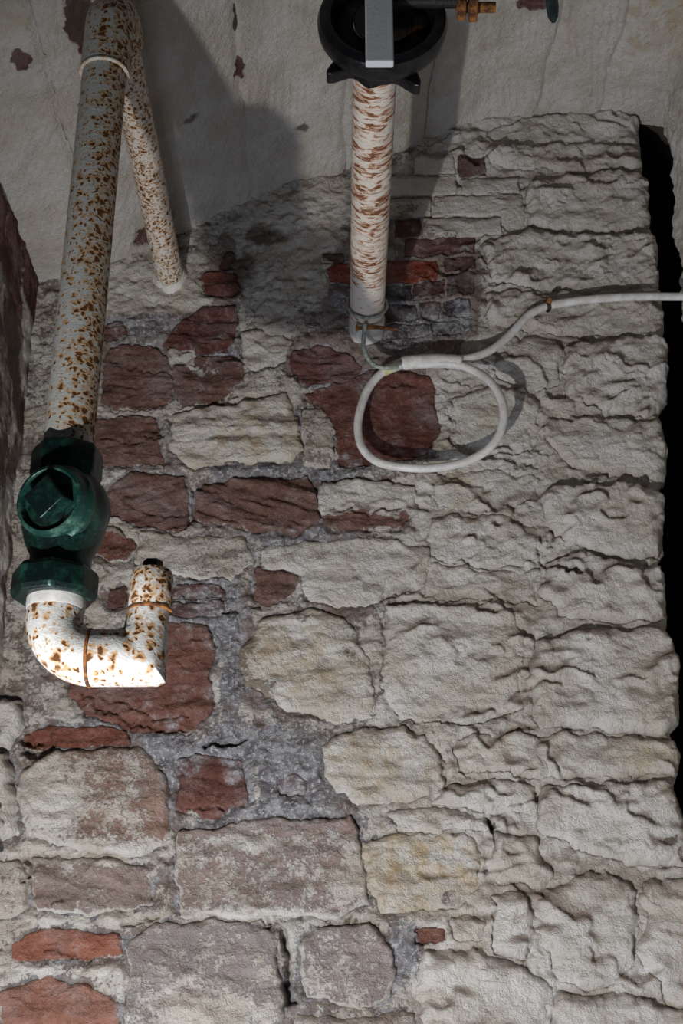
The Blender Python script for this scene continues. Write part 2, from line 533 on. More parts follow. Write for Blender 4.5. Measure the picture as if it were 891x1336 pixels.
# --- whitewashed quoins and rubble on the right
st([(640, 168), (700, 152), (825, 150), (836, 172), (834, 192), (640, 188)], 'W', lev=4, edge=8, sam=2)
st([(632, 196), (720, 192), (836, 194), (842, 224), (760, 228), (690, 222), (640, 218)], 'W', lev=8, edge=7, chis=1)
st([(688, 240), (740, 232), (846, 230), (851, 268), (848, 304), (740, 305), (690, 292)], 'W', lev=11, edge=8, chis=1)
st([(640, 262), (684, 258), (685, 300), (660, 306)], 'W', lev=3, edge=8)
st([(632, 322), (690, 302), (750, 309), (853, 309), (861, 332), (861, 376), (740, 382), (640, 372)], 'W', lev=11, edge=9, chis=1.6)
st([(636, 384), (700, 384), (782, 386), (866, 382), (869, 438), (800, 440), (700, 436), (640, 420)], 'W', lev=8, edge=9, chis=1.5)
st([(735, 452), (800, 446), (869, 444), (874, 520), (862, 546), (800, 540), (742, 524)], 'W', lev=14, edge=8, chis=1.2)
st([(640, 446), (690, 440), (728, 450), (732, 505), (690, 512), (648, 490)], 'W', lev=5, edge=10, rough=1.6)
st([(712, 548), (800, 546), (862, 552), (872, 580), (872, 626), (800, 622), (735, 600), (712, 575)], 'W', lev=9, edge=9)
st([(590, 520), (640, 506), (700, 520), (705, 560), (690, 590), (620, 600), (590, 570)], 'W', lev=2, edge=10, c=(.25, .2, .17))
st([(570, 622), (640, 612), (700, 625), (704, 655), (640, 668), (572, 662)], 'W', lev=2, edge=9)
st([(580, 500), (640, 505), (640, 480), (600, 475)], 'W', lev=1, edge=9)
st([(708, 645), (760, 634), (862, 640), (870, 665), (866, 725), (820, 733), (740, 712), (712, 690)], 'W', lev=16, edge=9)
st([(712, 730), (760, 722), (830, 738), (868, 742), (873, 812), (800, 812), (728, 800), (708, 770)], 'W', lev=15, edge=9)
st([(560, 676), (640, 672), (700, 690), (702, 730), (640, 745), (562, 722)], 'W', lev=3, edge=10)
st([(556, 730), (640, 750), (700, 745), (704, 790), (640, 782), (552, 778)], 'W', lev=2, edge=10, rough=1.5)
st([(696, 838), (760, 824), (868, 822), (888, 860), (888, 940), (862, 958), (700, 950), (690, 890)], 'W', lev=17, edge=10, hst=1)
st([(592, 962), (700, 958), (880, 965), (890, 990), (885, 1012), (700, 1018), (600, 1005)], 'W', lev=8, edge=10, ochre=.3)
st([(590, 1020), (690, 1024), (700, 1052), (640, 1062), (560, 1052)], 'W', lev=8, edge=10)
st([(705, 1028), (800, 1024), (884, 1022), (892, 1060), (960, 1130), (860, 1132), (760, 1110), (708, 1090)], 'W', lev=12, edge=9, chis=.6)
st([(640, 1082), (700, 1096), (716, 1140), (700, 1160), (655, 1155), (640, 1120)], 'W', lev=9, edge=12)
st([(500, 1060), (560, 1056), (632, 1070), (632, 1086), (520, 1082)], 'W', lev=3, edge=8)
st([(636, 1165), (690, 1170), (700, 1215), (690, 1250), (650, 1245), (636, 1200)], 'W', lev=8, edge=11)
st([(706, 1160), (790, 1140), (830, 1160), (830, 1250), (790, 1290), (730, 1280), (704, 1220)], 'W', lev=11, edge=14)
st([(840, 1150), (1000, 1150), (1000, 1320), (880, 1320), (838, 1260)], 'W', lev=10, edge=12)
st([(555, 1245), (620, 1240), (690, 1262), (720, 1290), (700, 1372), (560, 1372), (545, 1300)], 'W', lev=8, edge=12)
st([(725, 1296), (800, 1300), (1000, 1335), (1000, 1390), (712, 1390)], 'W', lev=12, edge=12)
st([(590, 1195), (630, 1200), (632, 1232), (592, 1230)], 'W', lev=6, edge=8)
st([(385, 1325), (470, 1330), (540, 1320), (545, 1390), (385, 1390)], 'P', lev=4, wash=.55)

# local blotches: (x, y, rx, ry, channel, amount)  w=wash b=blue g=grime plus painted shade o=ochre
BL = [
    (300, 350, 60, 70, 'g', .26), (560, 250, 60, 70, 'g', .15), (470, 400, 60, 40, 'g', .2), (380, 330, 130, 95, 'g', .34), (390, 335, 110, 85, 'w', .35), (400, 300, 120, 60, 'o', .5), (545, 240, 55, 70, 'g', .16), (320, 345, 16, 9, 'g', .5), (350, 310, 22, 9, 'g', .5),  # wide g blotches paint the pipework's cast shadow over the grimy plaster
    (295, 315, 12, 8, 'w', -.8), (335, 305, 12, 10, 'w', -.8), (300, 360, 30, 30, 'w', -.5), (470, 330, 35, 45, 'w', -.55), (445, 400, 40, 28, 'w', -.5),
    (530, 270, 22, 16, 'w', -.5), (520, 300, 30, 22, 'w', -.6),
    (180, 420, 50, 22, 'b', .5), (200, 430, 60, 30, 'w', -.55), (205, 375, 60, 34, 'w', .6), (150, 385, 40, 30, 'w', .5),
    (300, 480, 40, 60, 'b', .30), (190, 540, 60, 10, 'w', .3), (350, 490, 50, 26, 'w', .15),
    (300, 600, 80, 16, 'b', .5), (380, 616, 110, 12, 'b', .6), (400, 615, 110, 12, 'w', -.5), (520, 480, 50, 14, 'w', -.5),
    (430, 470, 80, 30, 'w', -.3), (560, 430, 50, 22, 'b', .6), (600, 415, 22, 24, 'b', .6), (590, 420, 45, 40, 'w', -.65), (535, 450, 60, 16, 'w', -.6), (530, 450, 40, 14, 'b', .5),
    (625, 370, 14, 60, 'w', -.35), (570, 365, 62, 70, 'w', -1.0), (560, 400, 60, 40, 'b', .3),
    (245, 790, 75, 34, 'b', .6), (245, 790, 75, 34, 'w', -.38), (290, 760, 30, 50, 'b', .3), (400, 700, 60, 10, 'b', .5), (400, 700, 70, 12, 'w', -.5),
    (295, 880, 26, 90, 'b', .55), (295, 900, 22, 90, 'w', -.3), (330, 980, 90, 36, 'b', .75), (330, 990, 100, 42, 'w', -.30), (285, 880, 8, 60, 'w', .35), (335, 1020, 8, 40, 'w', .45),
    (370, 1030, 60, 45, 'b', .75), (370, 1030, 62, 50, 'w', -.36), (220, 990, 26, 70, 'b', .6), (215, 1010, 20, 70, 'w', -.35),
    (470, 1080, 80, 20, 'b', .45), (480, 1070, 80, 16, 'w', -.25), (300, 1075, 110, 12, 'b', .5), (300, 1075, 100, 12, 'w', -.2),
    (140, 960, 90, 14, 'w', -.3), (320, 845, 16, 40, 'w', -.62), (335, 895, 26, 16, 'w', -.55), (300, 860, 12, 30, 'w', -.6), (352, 912, 14, 8, 'w', -.6),
    (437, 820, 22, 16, 'w', -.35), (455, 850, 14, 20, 'w', -.45), (395, 806, 40, 6, 'w', -.4), (660, 800, 120, 8, 'w', -.12), (530, 790, 30, 8, 'w', -.35),
    (165, 1195, 120, 16, 'b', .35), (530, 1240, 30, 60, 'b', .7), (530, 1235, 28, 50, 'w', -.5), (380, 1230, 16, 60, 'b', .5),
    (165, 1290, 14, 60, 'b', .5), (230, 1290, 50, 70, 'b', .25), (90, 1265, 80, 8, 'w', .3), (120, 1200, 100, 10, 'w', .2), (260, 1330, 90, 40, 'w', .35),
    (120, 1115, 120, 14, 'w', .5), (60, 1040, 40, 50, 'w', .35), (340, 1195, 110, 8, 'w', .5), (470, 1150, 28, 24, 'w', .45), (330, 1100, 50, 10, 'w', .4),
    (150, 740, 90, 60, 'w', .2), (575, 615, 60, 40, 'o', .35), (330, 570, 60, 30, 'o', .55), (555, 1130, 70, 50, 'o', .8), (390, 870, 60, 50, 'o', .35),
    (500, 990, 60, 40, 'o', .45), (860, 990, 50, 20, 'o', .6), (200, 560, 700, 500, 'o', .12),
    (245, 470, 9, 8, 'w', .9), (262, 482, 22, 8, 'w', .55), (480, 650, 60, 14, 'w', .5), (470, 680, 70, 9, 'w', -.9),
    (700, 178, 50, 9, 'g', .55), (660, 225, 20, 8, 'g', .35), (722, 210, 60, 8, 'g', .2), (745, 748, 9, 6, 'g', 1.), (640, 1078, 4, 6, 'g', 1.2), (780, 620, 80, 8, 'g', .25),  # thin g band above the proud quoin paints its ledge shadow
    (600, 470, 60, 16, 'w', -.4), (873, 1098, 9, 6, 'w', -1.5), (889, 1115, 5, 8, 'w', -1.5), (890, 1040, 8, 34, 'w', -1.5), (800, 520, 60, 30, 'g', .12),
    (620, 740, 70, 26, 'g', .16), (640, 690, 500, 40, 'g', .04), (470, 800, 30, 12, 'w', -.3),
    (155, 690, 30, 8, 'w', .4), (320, 520, 70, 8, 'w', .4), (600, 700, 60, 60, 'o', .2), (700, 1010, 300, 300, 'w', .1),
    (480, 500, 10, 22, 'b', .5), (545, 590, 26, 12, 'b', .4), (455, 600, 26, 8, 'b', .5), (30, 960, 30, 30, 'w', .2),
]
# deep cracks and pits: polyline px, half width px, depth mm
CR = [
    ([(132, 912), (165, 918), (200, 936), (246, 932)], 1.8, 7), ([(108, 905), (140, 928), (172, 940)], 1.8, 7), ([(170, 945), (240, 952)], 2.2, 8),
    ([(165, 478), (200, 486), (222, 484)], 1.4, 4), ([(140, 500), (180, 506)], 1.4, 4), ([(130, 572), (175, 576), (208, 570)], 1.5, 5), ([(240, 1056), (275, 1052), (292, 1054)], 2, 7),
    ([(60, 1236), (100, 1246), (118, 1252)], 2, 8), ([(160, 652), (190, 668), (235, 672)], 1.5, 4), ([(430, 664), (480, 668), (520, 664)], 2, 7),
    ([(366, 1215), (374, 1240), (378, 1262), (372, 1290), (382, 1310)], 4.5, 30), ([(355, 1203), (366, 1215)], 3, 14),
    ([(268, 972), (300, 970), (318, 967)], 2.6, 22), ([(36, 968), (55, 962), (62, 975), (40, 982)], 6, 22),
    ([(738, 745), (752, 750)], 4, 26), ([(640, 1072), (640, 1084)], 3, 22),
    ([(160, 1207), (185, 1200), (205, 1195)], 3, 14), ([(30, 1150), (42, 1132), (38, 1122)], 3, 14), ([(60, 1180), (85, 1176)], 2, 8),
    ([(720, 696), (722, 712), (700, 722)], 2, 8), ([(705, 700), (706, 735)], 2.4, 9), ([(716, 735), (740, 747)], 4, 10),
    ([(250, 640), (252, 655), (249, 680)], 2.5, 12), ([(282, 828), (283, 870)], 2, 6), ([(283, 800), (340, 790)], 2, 6), ([(600, 1008), (640, 1022)], 2, 5),
    ([(690, 1240), (686, 1262)], 2, 5), ([(500, 780), (500, 900)], 2, 4), ([(632, 1010), (636, 1150)], 2.5, 4), ([(770, 1235), (775, 1250)], 2.5, 8),
    ([(575, 985), (580, 1030)], 2, 5), ([(588, 520), (589, 585)], 1.6, 5), ([(620, 590), (700, 610)], 2, 5), ([(560, 612), (640, 640)], 2, 5),
    ([(200, 560), (215, 570), (222, 600)], 2, 4), ([(170, 960), (178, 950)], 2, 4), ([(330, 1210), (360, 1212)], 2, 8),
]
TYPES = {'R': dict(lev=-4, edge=4, wash=.14, c=(.195, .103, .082), samp=1.8, rough=1.2, ochre=0, blue=.2),
         'B': dict(lev=-3, edge=2.5, wash=.10, c=(.15, .07, .06), samp=.5, rough=.6, ochre=0, blue=.25),
         'P': dict(lev=3, edge=8, wash=.5, c=(.40, .30, .26), samp=.9, rough=1.1, ochre=.1, blue=.18),
         'C': dict(lev=4, edge=8, wash=1., c=(.3, .24, .18), samp=1, rough=1.1, ochre=.45, blue=0),
         'W': dict(lev=6, edge=10, wash=1.1, c=(.28, .22, .18), samp=.6, rough=1, ochre=.1, blue=0)}
RIGHT_EDGE = [(150, 836), (222, 840), (232, 846), (300, 851), (312, 860), (375, 862), (385, 867), (438, 869), (447, 874), (520, 874),
              (541, 860), (552, 868), (590, 873), (626, 872), (634, 861), (650, 868), (720, 869), (733, 861), (742, 870), (812, 874),
              (820, 871), (835, 882), (870, 889), (940, 889), (956, 877), (965, 882), (985, 890), (1012, 886), (1022, 884), (1060, 890), (1150, 912), (1400, 962)]


def warp(x, z, k=1.0):
    wx = fbm(x, z, 22, 3, 31) * .0055 * k + fbm(x, z, 110, 2, 35) * .0018
    wz = fbm(x, z, 22, 3, 41) * .0045 * k + fbm(x, z, 110, 2, 45) * .0016
    return x + wx, z + wz


def blur(a, n):
    for ax_ in (0, 1):
        c = np.cumsum(np.concatenate([np.repeat(np.take(a, [0], ax_), n + 1, ax_), a, np.repeat(np.take(a, [-1], ax_), n, ax_)], ax_), ax_)
        if ax_ == 0:
            a = (c[2 * n + 1:] - c[:-2 * n - 1]) / (2 * n + 1)
        else:
            a = (c[:, 2 * n + 1:] - c[:, :-2 * n - 1]) / (2 * n + 1)
    return a


def ledges(x, z, f, seed, amp, slant=.0):
    """bedding ledges: the face swells upwards and breaks back sharply"""
    n = z * f + x * f * slant + fbm(x, z * 1.3, f * .33, 4, seed, .62) * 1.5
    fr = n - np.floor(n)
    saw = np.where(fr < .86, fr / .86, (1 - fr) / .14)
    k = np.floor(n)
    m = sstep(-.15, .45, fbm(x + k * .37, z * .6, f * .42, 3, seed + 5))
    return saw ** 1.3 * amp * m


def relief(x, z, washed):
    """shared relief of the whole face in metres; washed 0..1 grid or scalar"""
    big = fbm(x, z * 1.5, 5, 3, 1) * .0050
    mid = fbm(x, z * 1.4, 20, 3, 5) * .0020
    led = ledges(x, z, 13, 11, .0090) + ledges(x, z, 30, 111, .0036, .15)
    q = fbm(x, z * 1.3, 26, 4, 15)
    scab = terrace(q * 1.9, .16) * .0013
    fine = fbm(x, z, 130, 3, 21) * .0006
    return big + mid + led * (.30 + .70 * washed) + scab + fine


def survey_masks(X, Z, base):
    PX, PY = wall_px(X, Z)
    PX = PX + fbm(X, Z, 30, 3, 51) * 7
    PY = PY + fbm(X, Z, 30, 3, 55) * 7
    wash, blue, grime_shade, och = [b.copy() for b in base]
    tgt = {'w': wash, 'b': blue, 'g': grime_shade, 'o': och}
    for (bx, by, rx, ry, ch, am) in BL:
        e = ((PX - bx) / rx) ** 2 + ((PY - by) / ry) ** 2
        tgt[ch] += am * np.exp(-e ** 1.5)
    return wash, blue, grime_shade, och


def cracks(X, Z):
    PX, PY = wall_px(X, Z)
    dep = np.zeros_like(X)
    jx = fbm(X, Z, 60, 2, 61) * 5
    jy = fbm(X, Z, 60, 2, 63) * 5
    for pl, hw, mm in CR:
        x0 = min(p[0] for p in pl) - 15
        x1 = max(p[0] for p in pl) + 15
        y0 = min(p[1] for p in pl) - 15
        y1 = max(p[1] for p in pl) + 15
        sel = (PX > x0) & (PX < x1) & (PY > y0) & (PY < y1)
        if not sel.any():
            continue
        qx, qy = PX[sel] + jx[sel], PY[sel] + jy[sel]
        dm = np.full(qx.shape, 1e9)
        for (ax, ay), (bx, by) in zip(pl[:-1], pl[1:]):
            ex, ey = bx - ax, by - ay
            t = np.clip(((qx - ax) * ex + (qy - ay) * ey) / (ex * ex + ey * ey), 0, 1)
            dm = np.minimum(dm, np.hypot(qx - ax - t * ex, qy - ay - t * ey))
        dep[sel] = np.maximum(dep[sel], mm * .001 * (1 - sstep(hw * .5, hw * 1.6, dm)))
    return dep


_ez = np.array([on_wall(px, py).z for py, px in RIGHT_EDGE])[::-1]
_ex = np.array([on_wall(px, py).x for py, px in RIGHT_EDGE])[::-1]


def edge_drop(X, Z):
    """the quoins round off at the right-hand end of the wall"""
    xe = np.interp(Z, _ez, _ex) + fbm(Z, Z * 0 + 3, 40, 2, 71) * .002
    d = xe - X
    rnd = np.where(d < .03, (.03 - np.sqrt(np.clip(.03 ** 2 - (.03 - np.clip(d, 0, .03)) ** 2, 0, 1))), 0) * .9
    return rnd, d


RES = .0026
X0, X1, Z0, Z1 = -.66, .62, -.06, 1.86
gx = np.arange(X0, X1, RES)
gz = np.arange(Z0, Z1, RES)
GX, GZ = np.meshgrid(gx, gz, indexing='ij')
WX, WZ = warp(GX, GZ, 1.35 + .6 * sstep(520, 620, wall_px(GX, GZ)[0]))
CRK = cracks(GX, GZ)
RND, DED = edge_drop(GX, GZ)
INSIDE = np.full(GX.shape, -1.0)
LEFTISH = None
PXG, PYG = wall_px(GX, GZ)
PLA = np.exp(-((((PXG - 370) / 150) ** 2 + ((PYG - 320) / 105) ** 2) ** 2))      # smooth plaster under the vault
WGH = sstep(470, 620, PXG + fbm(GX, GZ, 12, 3, 81) * 60)     # how continuous the limewash is
REL = relief(GX, GZ, WGH) * (1 - .6 * PLA)
FLAKE_SHADE = sstep(-.05, .55, fbm(GX, GZ * 1.7, 5, 4, 131)) * .5 * (.3 + .7 * WGH)
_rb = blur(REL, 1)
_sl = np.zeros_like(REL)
_sl[:, 1:-1] = -(_rb[:, 2:] - _rb[:, :-2]) / (2 * RES)          # shade painted into the upward-facing side of ledges
FLAKE_SHADE = FLAKE_SHADE * .7 + np.clip(blur(_sl, 2) / .45, -.3, 1) * .55
bw = np.full(GX.shape, .56) + WGH * .7 + (1 - WGH) * .22 * fbm(GX, GZ, 11, 3, 151)
bb = (np.full(GX.shape, .40) + .30 * fbm(GX, GZ, 9, 2, 141)) * (1 - WGH)
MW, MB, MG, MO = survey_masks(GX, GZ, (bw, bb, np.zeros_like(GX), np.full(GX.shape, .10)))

stone_list = []
for i, (poly, typ, o) in enumerate(S):
    p = dict(TYPES[typ])
    p.update(o)
    wp = [(v.x, v.z) for v in (on_wall(a, b) for a, b in poly)]
    xs = [a for a, b in wp]
    zs = [b for a, b in wp]
    m = .02
    i0, i1 = np.searchsorted(gx, [min(xs) - m, max(xs) + m])
    j0, j1 = np.searchsorted(gz, [min(zs) - m, max(zs) + m])
    i0, j0 = max(i0, 0), max(j0, 0)
    sl = (slice(i0, i1), slice(j0, j1))
    if p.get('flat') or typ == 'B':
        d = sdf(GX[sl] * .6 + WX[sl] * .4, GZ[sl] * .6 + WZ[sl] * .4, wp)
    else:
        d = sdf(WX[sl], WZ[sl], wp)
        # round the corners a little
        cx, cz = np.mean(xs), np.mean(zs)
        rr = np.hypot((GX[sl] - cx) / (max(xs) - min(xs)), (GZ[sl] - cz) / (max(zs) - min(zs)))
        d = d - sstep(.52, .75, rr) * .004
    INSIDE[sl] = np.maximum(INSIDE[sl], d)
    stone_list.append((sl, d, p, typ, i))

wall = None
# mortar body
mort = REL - .0005 + fbm(GX, GZ, 55, 3, 91) * .0022 + terrace(fbm(GX, GZ * 1.2, 34, 4, 93) * 1.8, .2) * .0022
soft = sstep(-.016, 0, INSIDE)
mort = mort - soft * (.0042 * (1 - WGH) + .0008)
MORT = mort.copy()
mort = mort - sstep(-.0005, .006, INSIDE) * .045
mort = mort - CRK - RND
keep = (INSIDE < .0085) & (DED > -.001)
ones = np.ones_like(GX)
jit = .5 + .5 * fbm(GX, GZ, 14, 3, 95)
tint = np.stack([.24 + .08 * jit, .185 + .06 * jit, .16 + .05 * jit, ones], -1)
NEAR = sstep(-.012, -.001, INSIDE) * (1 - WGH) * sstep(-.3, .2, fbm(GX, GZ, 16, 3, 143))
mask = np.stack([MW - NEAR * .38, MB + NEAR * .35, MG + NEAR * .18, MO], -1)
P = np.stack([GX, D - mort, GZ], -1)
wall = grid_mesh('wall_back', P, keep, tint, mask, flake_shade=FLAKE_SHADE)
wall['kind'] = 'structure'

for sl, d, p, typ, i in stone_list:
    X, Z = GX[sl], GZ[sl]
    rs = np.random.RandomState(100 + i)
    wg = WGH[sl]
    base = REL[sl] * (.35 if p.get('flat') else 1.0)
    h = p['lev'] * .001 + base
    # bedding of the stone
    a = p.get('strata', rs.uniform(-.08, .08))
    u = X * math.cos(a) - Z * math.sin(a)
    v = X * math.sin(a) + Z * math.cos(a)
    sn = fbm(u * 5 + i, v * 42 + i * 3.1, 1.0, 4, 3)
    h = h + p['samp'] * (.0009 * sn + .0010 * terrace(sn * 1.6 + .3, .2))
    h = h + p['rough'] * (fbm(X, Z, 42, 3, 200 + i) * .0008 + fbm(X, Z, 11, 2, 700 + i) * .0022)
    if p.get('chis'):
        c1 = fbm((X * .8 + Z * .62) * 14 + i, (Z * .8 - X * .6) * 38, 1.0, 3, 7)
        h = h + .55 * p['chis'] * (np.abs(c1) * .009 + terrace(c1 * 1.7, .25) * .0016 - .002)
    if p.get('hst'):
        c1 = fbm(X * 6, Z * 30 + fbm(X, Z, 9, 2, 5) * .8, 1.0, 3, 9)
        h = h + c1 * .0045
    tz, tx = (rs.uniform(.0, .07), rs.uniform(-.03, .03)) if typ in 'WC' else (rs.uniform(-.05, .05), rs.uniform(-.03, .03))
    if not p.get('flat'):
        h = h + tz * (Z - Z.mean()) + tx * (X - X.mean())
    e = p['edge'] * .001
    if typ in 'WC' and not p.get('flat'):
        zt = (Z - Z.min()) / (Z.max() - Z.min())
        e = e * (2.4 - 1.8 * zt) * (1 + .5 * fbm(X, Z, 20, 2, 800 + i))
        e = np.maximum(e, .003)
    t = np.clip((d + .001) / e, -3, 1)
    prof = np.where(t > 0, 1 - (1 - t) ** 2.2, 2.2 * t)
    drop = (1 - prof) * ((.0015 if typ in 'WC' else .004) + max(p['lev'], 0) * .001)
    h = h - drop - CRK[sl] - RND[sl]
    h = np.where(d < -.003, h - (-.003 - d) * 3, h)
    kp = (d > -.008) & (DED[sl] > -.001)
    wsh = np.full(X.shape, float(p['wash']))
    wsh = wsh + (MW[sl] - bw[sl])
    if typ == 'W' or typ == 'C':
        pass
    else:
        wsh = wsh + sstep(.004, -.002, d) * .45
    bl = p['blue'] + (MB[sl] - bb[sl]) * .55
    gr = MG[sl]
    oc = p['ochre'] + MO[sl] - .10
    c = np.array(p['c'])
    vv = 1 + .22 * fbm(u * 8, v * 30, 1.0, 3, 300 + i)
    tn = np.concatenate([c[None, None, :] * vv[..., None], np.ones(X.shape + (1,))], -1)
    mk = np.stack([wsh, bl, gr, oc], -1)
    Pp = np.stack([X, D - h, Z], -1)
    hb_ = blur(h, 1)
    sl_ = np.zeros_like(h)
    sl_[:, 1:-1] = -(hb_[:, 2:] - hb_[:, :-2]) / (2 * RES)  # upward-facing slopes of the stone get shade put into their colour
    fk = FLAKE_SHADE[sl] * .6 + np.clip(blur(sl_, 2) / .45, -.3, 1) * .4
    grid_mesh('brick' if typ == 'B' or p.get('flat') else 'stone', Pp, kp, tn, mk, wall, flake_shade=fk)

# end face of the wall (its thickness at the slot on the right)
zz = np.arange(Z0, Z1, .006)
yy = np.arange(D + .027, D + .45, .012)
YY, ZZ = np.meshgrid(yy, zz, indexing='ij')
xe = np.interp(ZZ, _ez, _ex) - .003 - np.abs(fbm(YY, ZZ, 30, 3, 75)) * .004
Pq = np.stack([xe, YY, ZZ], -1)
o1 = np.ones_like(YY)
grid_mesh('wall_end', Pq, o1 > 0, np.stack([o1 * .2, o1 * .12, o1 * .1, o1], -1), np.stack([o1 * .4, o1 * .3, o1 * .3, o1 * 0], -1), wall)


def box_obj(name, lo, hi, mat, parent=None):
    bm = bmesh.new()
    bmesh.ops.create_cube(bm, size=1)
    for v in bm.verts:
        v.co = Vector([(lo[k] + hi[k]) / 2 + v.co[k] * (hi[k] - lo[k]) for k in range(3)])
    me = bpy.data.meshes.new(name)
    bm.to_mesh(me)
    bm.free()
    me.materials.append(mat)
    return link(bpy.data.objects.new(name, me), parent)


# dark passage beyond the slot
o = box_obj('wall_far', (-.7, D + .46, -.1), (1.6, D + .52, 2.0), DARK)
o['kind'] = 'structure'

# ================================================================== CEILING (rough vault, slabs running out of the wall)
CX = np.array([-.75, -.56, -.42, -.29, -.20, -.095, .0, .09, .18, .29, .50, .62, .8])
CZ = np.array([1.335, 1.365, 1.405, 1.468, 1.535, 1.592, 1.615, 1.645, 1.70, 1.752, 1.758, 1.75, 1.74])
SLABS = [(-.68, -.44), (-.44, -.17), (-.17, .005), (.005, .165), (.165, .385), (.385, .505), (.505, .80)]
CBL = [  # (x, y, rx, ry, channel, amount)
    (-.378, 1.43, .018, .05, 'w', -2.5), (-.378, 1.43, .018, .05, 'g', 1.8), (.66, 1.5, .16, .3, 'o', .8), (.30, 1.85, .25, .06, 'o', .4), (-.60, 1.6, .1, .06, 'o', .6),
    (-.47, 1.47, .012, .022, 'w', -1.6), (-.405, 1.61, .007, .02, 'w', -1.6), (-.168, 1.66, .007, .022, 'w', -1.5), (-.168, 1.66, .008, .02, 'g', .6),
    (-.32, 1.34, .10, .05, 'g', .3), (-.50, 1.40, .10, .03, 'o', .8), (.62, 1.60, .10, .25, 'o', .9), (.42, 1.80, .03, .03, 'o', .8), (.44, 1.70, .02, .03, 'o', .6),
    (.53, 1.72, .03, .20, 'o', .6), (.30, 1.60, .2, .2, 'o', .25), (.338, 1.705, .03, .022, 'w', -1.8), (-.07, 1.86, .016, .016, 'g', 1.), (-.25, 1.72, .012, .01, 'g', .9),
    (-.32, 1.92, .02, .06, 'g', .8), (-.02, 1.99, .3, .02, 'g', .3), (-.35, 1.96, .03, .03, 'w', -1),
]
rz = .0034
cy = np.arange(.75, D + .03, .0045)
ceil_o = None
edges_x = np.arange(-.72, .84, rz)
CXg, CYg = np.meshgrid(edges_x, cy, indexing='ij')


def ceil_z(x):
    return np.interp(x, CX, CZ)


def csm(x):
    return (ceil_z(x - .03) + ceil_z(x) * 2 + ceil_z(x + .03)) / 4


def slab(name, xa, xb, k, parent, body=False):
    xs = np.arange(xa - .004, xb + .004 + rz, rz)
    X, Y = np.meshgrid(xs, cy, indexing='ij')
    sk = X + fbm(X * .3, Y, 6, 2, 400) * .008           # wavering joints
    d = np.minimum(sk - xa, xb - sk)
    rs = np.random.RandomState(500 + k)
    h = fbm(X, Y * .7, 6, 3, 401) * .007 + fbm(X, Y * .6, 26, 4, 405) * .0022
    q = fbm(X, Y, 18, 3, 411)
    h = h + terrace(q * 2.2, .2) * .0010
    a = (.55, .4, .1, .05, -.1, -.15, -.2)[k]
    uu = X * math.cos(a) + Y * math.sin(a)
    tool = np.sin(uu * 2 * math.pi / .0135 + fbm(X, Y, 9, 2, 420) * 2.2) * .0010 * sstep(-.25, .25, fbm(X, Y, 8, 2, 425) + (.3 if k < 2 else -.15))
    h = h + tool + rs.uniform(-.003, .003)
    drop = (1 - sstep(.0, .008, d)) * .006
    z = csm(X) - h + drop
    w_ = np.full(X.shape, 1.0)
    b_ = np.full(X.shape, .05)
    g_ = (1 - sstep(.0, .004, d)) * .45 * sstep(-.1, .3, fbm(X, Y, 14, 2, 431))
    o_ = np.full(X.shape, .06)
    tg = {'w': w_, 'b': b_, 'g': g_, 'o': o_}
    jx, jy = fbm(X, Y, 40, 3, 441) * .006, fbm(X, Y, 40, 3, 445) * .008
    for (bx, by, rx, ry, ch, am) in CBL:
        e = ((X + jx - bx) / rx) ** 2 + ((Y + jy - by) / ry) ** 2
        tg[ch] += am * np.exp(-e ** 1.5)
    on = np.ones_like(X)
    tn = np.stack([on * .13, on * .06, on * .05, on], -1)
    Pp = np.stack([X, Y, z], -1)
    return grid_mesh(name, Pp, d > -.004, tn, np.stack([w_, b_, g_, o_], -1), parent)


# backing body above the slabs
bxs = np.arange(-.72, .84, .02)
X, Y = np.meshgrid(bxs, np.arange(.75, D + .56, .02), indexing='ij')
on = np.ones_like(X)
ceil_o = grid_mesh('ceiling', np.stack([X, Y, csm(X) + .012], -1), on > 0, np.stack([on * .1, on * .07, on * .05, on], -1),
                   np.stack([on * .3, on * .3, on * .8, on * 0], -1))
ceil_o['kind'] = 'structure'
for k, (xa, xb) in enumerate(SLABS):
    slab('stone', xa, xb, k, ceil_o)

# ================================================================== LEFT WALL
ly = np.arange(1.0, D + .02, .0035)
lz = np.arange(-.06, 1.46, .0035)
Y, Z = np.meshgrid(ly, lz, indexing='ij')
h = fbm(Y, Z, 5, 3, 600) * .010 + fbm(Y * .8, Z, 22, 4, 605) * .004
low = 1 - sstep(.35, .62, Z + fbm(Y, Z, 8, 2, 611) * .1)
q = fbm(Y, Z * 1.4, 13, 3, 615)
h = h + low * (np.abs(q) * .035 - .006) + terrace(q * 2, .25) * .0012
xw = -.552 - .02 * (Z - .9) + h + low * .004
w_ = .30 + .75 * sstep(.05, .5, fbm((Y * .9 + Z * .5) * 9, (Z * .9 - Y * .5) * 3.2, 1.0, 4, 621)) + low * .8
top = np.exp(-(((Z - 1.31) / .07) ** 2))
w_ = w_ - top * .6
on = np.ones_like(Y)
rb = sstep(1.20, 1.28, Z + fbm(Y, Z, 15, 2, 631) * .04)
tn = np.stack([.22 + .0 * on - rb * .06, .175 - rb * .10, .145 - rb * .085, on], -1)
mk = np.stack([w_, on * .08 + low * .1, on * 0.02, on * .05], -1)
wl = grid_mesh('wall_left', np.stack([xw, Y, Z], -1), on > 0, tn, mk)
wl['kind'] = 'structure'

